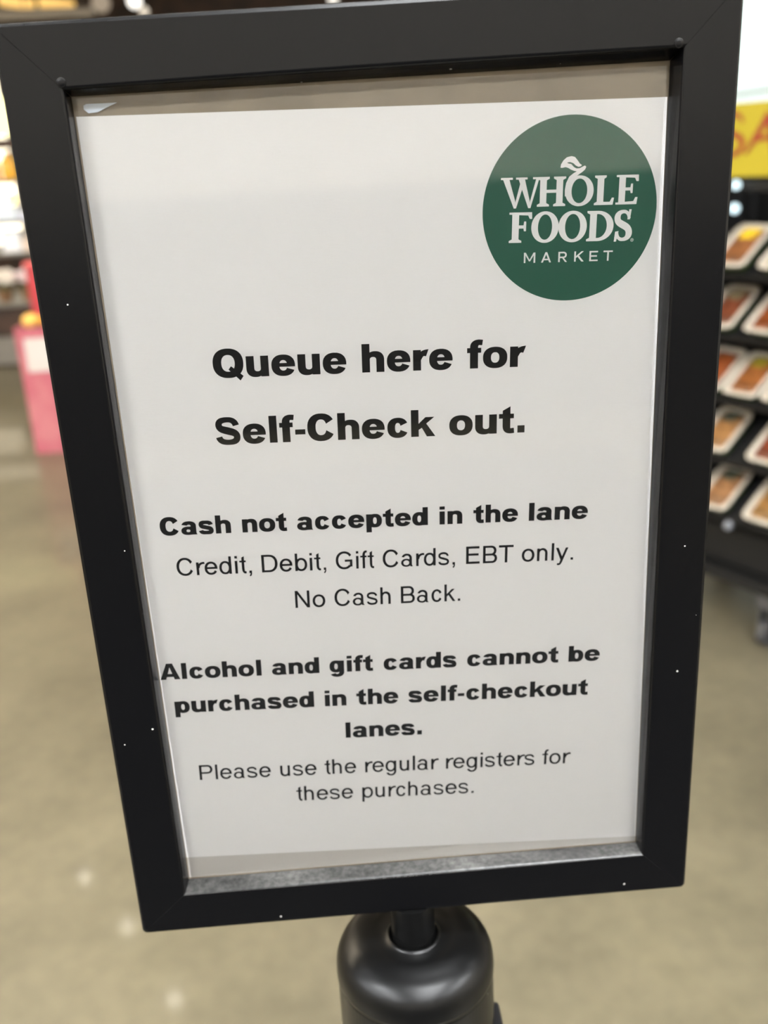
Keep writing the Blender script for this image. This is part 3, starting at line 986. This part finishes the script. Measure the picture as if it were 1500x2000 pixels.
TRAYS = [  # along the front, row, food colour, sticker, label
    (.202, 0, (176, 112, 66), (222, 186, 40), 'white food tray with a yellow label half hidden behind the sign on the top shelf'),
    (.056, 0, (206, 188, 156), None, 'white tray cut off by the photo edge at the right end of the top shelf'),
    (.226, 1, (142, 76, 48), (120, 110, 84), 'white tray beside the sign on the second shelf from the top'),
    (.084, 1, (164, 84, 34), None, 'white tray of red-brown food at the right on the second shelf from the top'),
    (.253, 2, (162, 84, 40), None, 'white tray furthest behind the sign on the middle shelf'),
    (.136, 2, (176, 106, 50), (126, 116, 30), 'white tray with an olive label in the centre of the middle shelf'),
    (.019, 2, (204, 180, 160), None, 'pale white tray at the photo edge on the middle shelf'),
    (.218, 3, (196, 140, 84), (50, 62, 54), 'white tray of tan food beside the sign on the fourth shelf down'),
    (.046, 3, (150, 74, 46), None, 'white tray of reddish food at the photo edge on the fourth shelf down'),
    (.204, 4, (186, 134, 88), (52, 64, 54), 'white tray of tan food beside the grey tag clip on the lowest shelf'),
    (.044, 4, (190, 140, 78), None, 'white tray of golden food at the photo edge on the lowest shelf'),
]
ROTR = Matrix.Translation((1.0928, 1.9703, 0)) @ Matrix.Rotation(RA, 4, 'Z')
tray_me = bpy.data.meshes.new('food_tray'); bmesh.ops.recalc_face_normals(tray_bm, faces=tray_bm.faces); tray_bm.to_mesh(tray_me)
fill_me = bpy.data.meshes.new('filling'); bmesh.ops.recalc_face_normals(fill_bm, faces=fill_bm.faces); fill_bm.to_mesh(fill_me)
stick_me = bpy.data.meshes.new('sticker'); bmesh.ops.recalc_face_normals(stick_bm, faces=stick_bm.faces); stick_bm.to_mesh(stick_me)
tray_me.materials.append(FOAM); tray_me.materials.append(LEAF_G)
for me_ in (tray_me, fill_me):
    for p in me_.polygons:
        p.use_smooth = True
for u_, r_, colr, stick, lab in TRAYS:
    t = bpy.data.objects.new('food_tray', None)
    COL.objects.link(t)
    tag(t, lab, 'food tray', 'packed food trays on the display rack')
    loc = Vector((u_, -math.cos(TILT) * (TL + .012) + .004 + .004 * math.sin(TILT), ROWS[r_] - .006 + .004 + math.sin(TILT) * (TL + .012)))
    t.matrix_world = ROTR @ Matrix.Translation(loc) @ Matrix.Rotation(-TILT, 4, 'X')
    sh = bpy.data.objects.new('tray_shell', tray_me); COL.objects.link(sh); sh.parent = t
    fm = fill_me.copy()
    colr = tuple(int(v * .76) for v in colr)
    c2 = tuple(max(0, int(v * .72)) for v in colr)
    fm.materials.append(mat('food_%d_%d_%d' % colr, lin(*colr), .35, noise=(34, lin(*c2), .42, .62)))
    fo = bpy.data.objects.new('filling', fm); COL.objects.link(fo); fo.parent = t
    if stick:
        sm = stick_me.copy()
        sm.materials.append(mat('sticker_%d_%d_%d' % stick, lin(*stick), .5))
        so = bpy.data.objects.new('sticker', sm); COL.objects.link(so); so.parent = t
        so.location = (0, -.042, .0315)

# yellow sale sign standing on the rack's header
sg = thing('sale_sign', 'yellow board with red hand-painted letters above the food rack', 'sign', (1.0928, 1.9703, 0), RA)
link_mesh('board', box(((-.62 + .40) / 2, .005, 1.330), (1.02, .008, .170), .001), YELLOW, sg)


bm = bmesh.new()
def stroke(pts):
    nodes = []
    for i, (x, z, t) in enumerate(pts):
        a, b = pts[max(0, i - 1)], pts[min(len(pts) - 1, i + 1)]
        nodes.append((x, z, b[0] - a[0], b[1] - a[1], t))
    shape_to_bm(bm, sweep(nodes, 8), lambda p, q: (p * 1000, q * 1000), .0105)
stroke([(.176, 1.372, .008), (.196, 1.388, .012), (.222, 1.384, .012), (.228, 1.362, .014), (.205, 1.345, .014), (.180, 1.333, .015), (.178, 1.312, .015), (.202, 1.297, .012), (.232, 1.302, .009)])
link_mesh('letter_s', bm, RED_PAINT, sg)
bm = bmesh.new()
stroke([(.164, 1.298, .010), (.134, 1.340, .016), (.104, 1.386, .018)])
stroke([(.104, 1.386, .020), (.092, 1.345, .022), (.080, 1.296, .022)])
stroke([(.150, 1.325, .008), (.120, 1.332, .011), (.082, 1.333, .011)])
link_mesh('letter_a', bm, RED_PAINT, sg)

# ---------------------------------------------------------------- pink bin (left)
bn = thing('display_bin', 'pink cardboard display bin with a white panel left of the sign', 'display bin', (-1.36, 4.70, 0), 0)
bm = loft([rrect(.25, .20, .012, 0), rrect(.25, .20, .012, .64), rrect(.238, .188, .01, .64), rrect(.235, .185, .01, .03)])
link_mesh('bin_body', bm, PINK, bn)
link_mesh('white_panel', box((.0, -.2015, .505), (.42, .003, .165)), LABEL_W, bn)
for i, (x_, y_, z_, r_, c_, lb) in enumerate([
        (-1.545, 4.60, .675, .045, (240, 190, 96), 'golden round pack lying at the left front edge of the pink bin'),
        (-1.46, 4.60, .672, .046, (204, 146, 52), 'amber round pack in the pink bin beside the golden one'),
        (-1.37, 4.62, .672, .046, (196, 130, 46), 'brown-amber round pack behind the sign in the pink bin')]):
    bm = bmesh.new()
    bmesh.ops.create_uvsphere(bm, u_segments=24, v_segments=14, radius=r_)
    bmesh.ops.scale(bm, vec=(1, 1, .8), verts=bm.verts)
    o = link_mesh('wrapped_pack', bm, mat('pack_%d' % i, lin(*c_), .4), None, smooth=True, loc=(x_, y_, z_ - .015))
    tag(o, lb, 'pack', 'round packs in the pink bin')
bs = thing('red_box', 'red box standing at the back of the pink bin', 'box', (-1.40, 4.80, .62))
link_mesh('carton', box((0, 0, .145), (.36, .10, .29), .004), mat('red_carton', lin(176, 52, 60), .5, noise=(9, lin(150, 40, 48), .45, .6)), bs)
link_mesh('lid', box((0, 0, .298), (.37, .11, .016), .003), mat('pale_red_lid', lin(226, 104, 104), .5), bs)

# ---------------------------------------------------------------- produce stand far left
ps = thing('produce_stand', 'grey and brown market stand with a lit yellow-green header far left', 'market stand', (-2.62, 7.25, 0))
link_mesh('lower_cabinet', box((0, .0, .22), (1.1, .5, .44), .01), BROWN, ps)
link_mesh('worktop', box((0, -.02, .455), (1.16, .56, .03), .006), GREY, ps)
for x_ in (-.52, .52):
    link_mesh('upright', box((x_, .2, 1.0), (.06, .06, 2.0), .005), GREY, ps)
for z_ in (.80, 1.02, 1.30):
    link_mesh('shelf', box((0, .02, z_), (1.04, .34, .025), .004), GREY, ps)
link_mesh('beam', box((0, -.10, 1.555), (1.14, .10, .07), .006), BROWN, ps)
hd = link_mesh('header_lamp', box((0, -.10, 1.735), (1.14, .06, .25), .01), glow('yellow_green_light', (1.0, .93, .42, 1), 1.5), ps)
hd['label'] = 'glowing yellow-green header light'
link_mesh('toe_kick', box((0, -.27, .12), (1.1, .02, .2)), GREY, ps)


def bottle(name, lab, cat, loc, r, h, colr, emit=0.0, group=None):
    prof = [(0, 0), (r * .92, 0), (r, r * .15), (r, h * .62), (r * .85, h * .74), (r * .42, h * .84), (r * .42, h * .96), (0, h * .96)]
    o = thing(name, lab, cat, loc, 0, group)
    m = mat('glaze_%d_%d_%d' % colr, lin(*colr), .3) if not emit else glow('lit_%d_%d_%d' % colr, lin(*colr), emit)
    link_mesh('body', lathe(prof, 28), m, o, smooth=True)
    link_mesh('cap', lathe([(0, h * .955), (r * .46, h * .955), (r * .46, h), (0, h)], 24), LABEL_W, o)
    return o


def globe(name, lab, cat, loc, r, colr, emit, group=None):
    o = thing(name, lab, cat, loc, 0, group)
    bm = bmesh.new()
    bmesh.ops.create_uvsphere(bm, u_segments=24, v_segments=14, radius=r)
    link_mesh('bulb', bm, glow('bulb_%d_%d_%d' % colr, lin(*colr), emit), o, smooth=True)
    link_mesh('socket', lathe([(0, r * .9), (r * .45, r * .9), (r * .45, r * 1.5), (0, r * 1.5)], 20), GREY, o)
    return o


# goods and lamps on the stand
bottle('jar', 'orange jar with white cap on the top shelf of the market stand', 'jar', (-2.31, 7.20, 1.3125), .055, .19, (250, 190, 70), 0, 'jars on the market stand')
bottle('jar', 'amber jar at the photo edge on the top shelf of the market stand', 'jar', (-2.43, 7.20, 1.3125), .055, .17, (238, 176, 60), 0, 'jars on the market stand')
globe('lamp', 'small round yellow lamp hanging under the top shelf of the stand', 'lamp', (-2.275, 7.04, 1.180), .030, (255, 226, 60), 1.6)
globe('lamp', 'small round white lamp hanging left of the yellow lamp on the stand', 'lamp', (-2.345, 7.04, 1.19), .030, (236, 246, 255), 1.6)
for i, (x_, z_, w_, h_, c_, lb) in enumerate([
        (-2.36, 1.0325, .15, .10, (226, 238, 255), 'pale blue-white carton on the middle shelf of the market stand'),
        (-2.235, 1.0325, .08, .07, (222, 228, 250), 'small bluish white carton right of the larger one on the middle shelf'),
        (-2.36, .8125, .14, .15, (242, 246, 255), 'tall white carton on the low shelf of the market stand'),
        (-2.245, .8125, .07, .10, (226, 208, 196), 'small cream carton right of the tall white one on the low shelf')]):
    c = thing('carton', lb, 'carton', (x_, 7.16, z_), 0, 'cartons on the market stand')
    link_mesh('box_body', box((0, 0, h_ / 2), (w_, .12, h_), .006), mat('white_carton_%d' % i, lin(*c_), .5), c)
    link_mesh('flap', box((0, -.0, h_ + .003), (w_ * .98, .118, .006), .002), LABEL_W, c)
# white flowers in pots on the worktop
def flowers(loc, lab, n, colr, seed):
    rnd = random.Random(seed)
    o = thing('flower_pot', lab, 'flowers', loc, 0, 'white flowers on the market stand')
    link_mesh('pot', lathe([(0, 0), (.045, 0), (.06, .09), (.052, .09), (.04, .02), (0, .02)], 28), mat('pot_brown', lin(120, 92, 66), .6), o)
    bm = bmesh.new()
    for i in range(n):
        a, b = rnd.uniform(0, 6.28), rnd.uniform(0, 1)
        c = (.075 * b * math.cos(a), .06 * b * math.sin(a), .14 + .07 * rnd.random())
        mt = Matrix.Translation(c) @ Matrix.Rotation(rnd.uniform(0, 3), 4, 'X')
        bmesh.ops.create_cone(bm, cap_ends=True, segments=8, radius1=.004, radius2=.03, depth=.022, matrix=mt)
    link_mesh('blossoms', bm, mat('petals_%d_%d_%d' % colr, lin(*colr), .6), o)
    bm = bmesh.new()
    for i in range(8):
        a = i * .8
        tube_between(bm, (0, 0, .04), (.05 * math.cos(a), .04 * math.sin(a), .15), .004, 6)
    link_mesh('stems', bm, mat('stem_green', lin(70, 86, 40), .6), o)
flowers((-2.45, 7.05, .4705), 'pot of white flowers at the photo edge on the market stand', 26, (244, 236, 226), 1)
flowers((-2.27, 7.03, .4705), 'pot of pinkish white flowers right of the white ones on the stand', 22, (240, 222, 226), 2)

# ---------------------------------------------------------------- far top left: strip lamps, duct, pendants
WARM = glow('warm_strip_light', (1.0, .60, .17, 1), 1.05)
for i, (x_, z_, lb) in enumerate(((-3.22, 3.075, 'warm yellow strip light far left under the dark ceiling'), (-2.80, 3.035, 'warm yellow strip light right of the far-left one under the dark ceiling'))):
    o = thing('strip_light', lb, 'strip light', (x_, 11.5, z_), 0, 'warm strip lights')
    a = link_mesh('tube', box((0, 0, 0), (.37, .10, .10), .02), WARM, o); a.rotation_euler = (0, math.radians(9), 0)
    b = link_mesh('hanger', box((0, 0, (HT - z_) / 2 + .03), (.02, .02, HT - z_ - .06)), GREY, o)
du = thing('air_duct', 'pale grey round air duct running below the warm strip lights', 'air duct', (-3.1, 11.3, 2.94))
bm = bmesh.new(); tube_between(bm, (-1.2, 0, .01), (.72, 0, -.02), .055, 28)
link_mesh('pipe', bm, mat('galvanised', lin(190, 182, 172), .4), du)
for q in (-.6, 0, .6):
    link_mesh('hanger', box((q, 0, (HT - 2.94) / 2 + .03), (.012, .012, HT - 2.94 - .06)), GREY, du)
for x_, z_, r_, e_, c_, lb in ((-2.33, 3.03, .10, .35, (236, 214, 186), 'dim cream pendant globe right of the strip lights'),
                               (-1.97, 3.03, .07, 2.0, (255, 250, 240), 'bright white pendant globe above the sign frame'),
                               (-1.88, 2.925, .045, 1.0, (250, 236, 214), 'small cream pendant globe just over the sign frame'),
                               (.17, 2.945, .05, 1.2, (255, 248, 236), 'small pendant globe touching the top rail near the middle')):
    o = globe('pendant_lamp', lb, 'pendant lamp', (x_, 11.5, z_), r_, c_, e_, 'pendant lamps under the dark ceiling')
    link_mesh('cord', box((0, 0, (HT - z_ + r_ * 1.4) / 2), (.008, .008, HT - z_ - r_ * 1.4)), BLACK_METAL, o)

# small spotlights whose glints show on the polished floor
SPOT = glow('spot_bulb', (1, .93, .78, 1), 60)
for i, (x_, y_) in enumerate(((-1.56, 4.42), (-1.93, 4.9), (-1.19, 3.83))):
    o = thing('spotlight', 'small round ceiling spotlight over the floor left of the notice', 'spotlight', (x_, y_, 3.0), 0, 'ceiling spotlights')
    link_mesh('can', lathe([(.0, 0.0), (.05, 0.0), (.05, .12), (.02, .14), (.02, HT - 3.0), (0, HT - 3.0)], 24), BLACK_METAL, o)
    link_mesh('lens', lathe([(0, -.004), (.036, -.004), (.036, -.0005), (0, -.0005)], 24), SPOT, o)
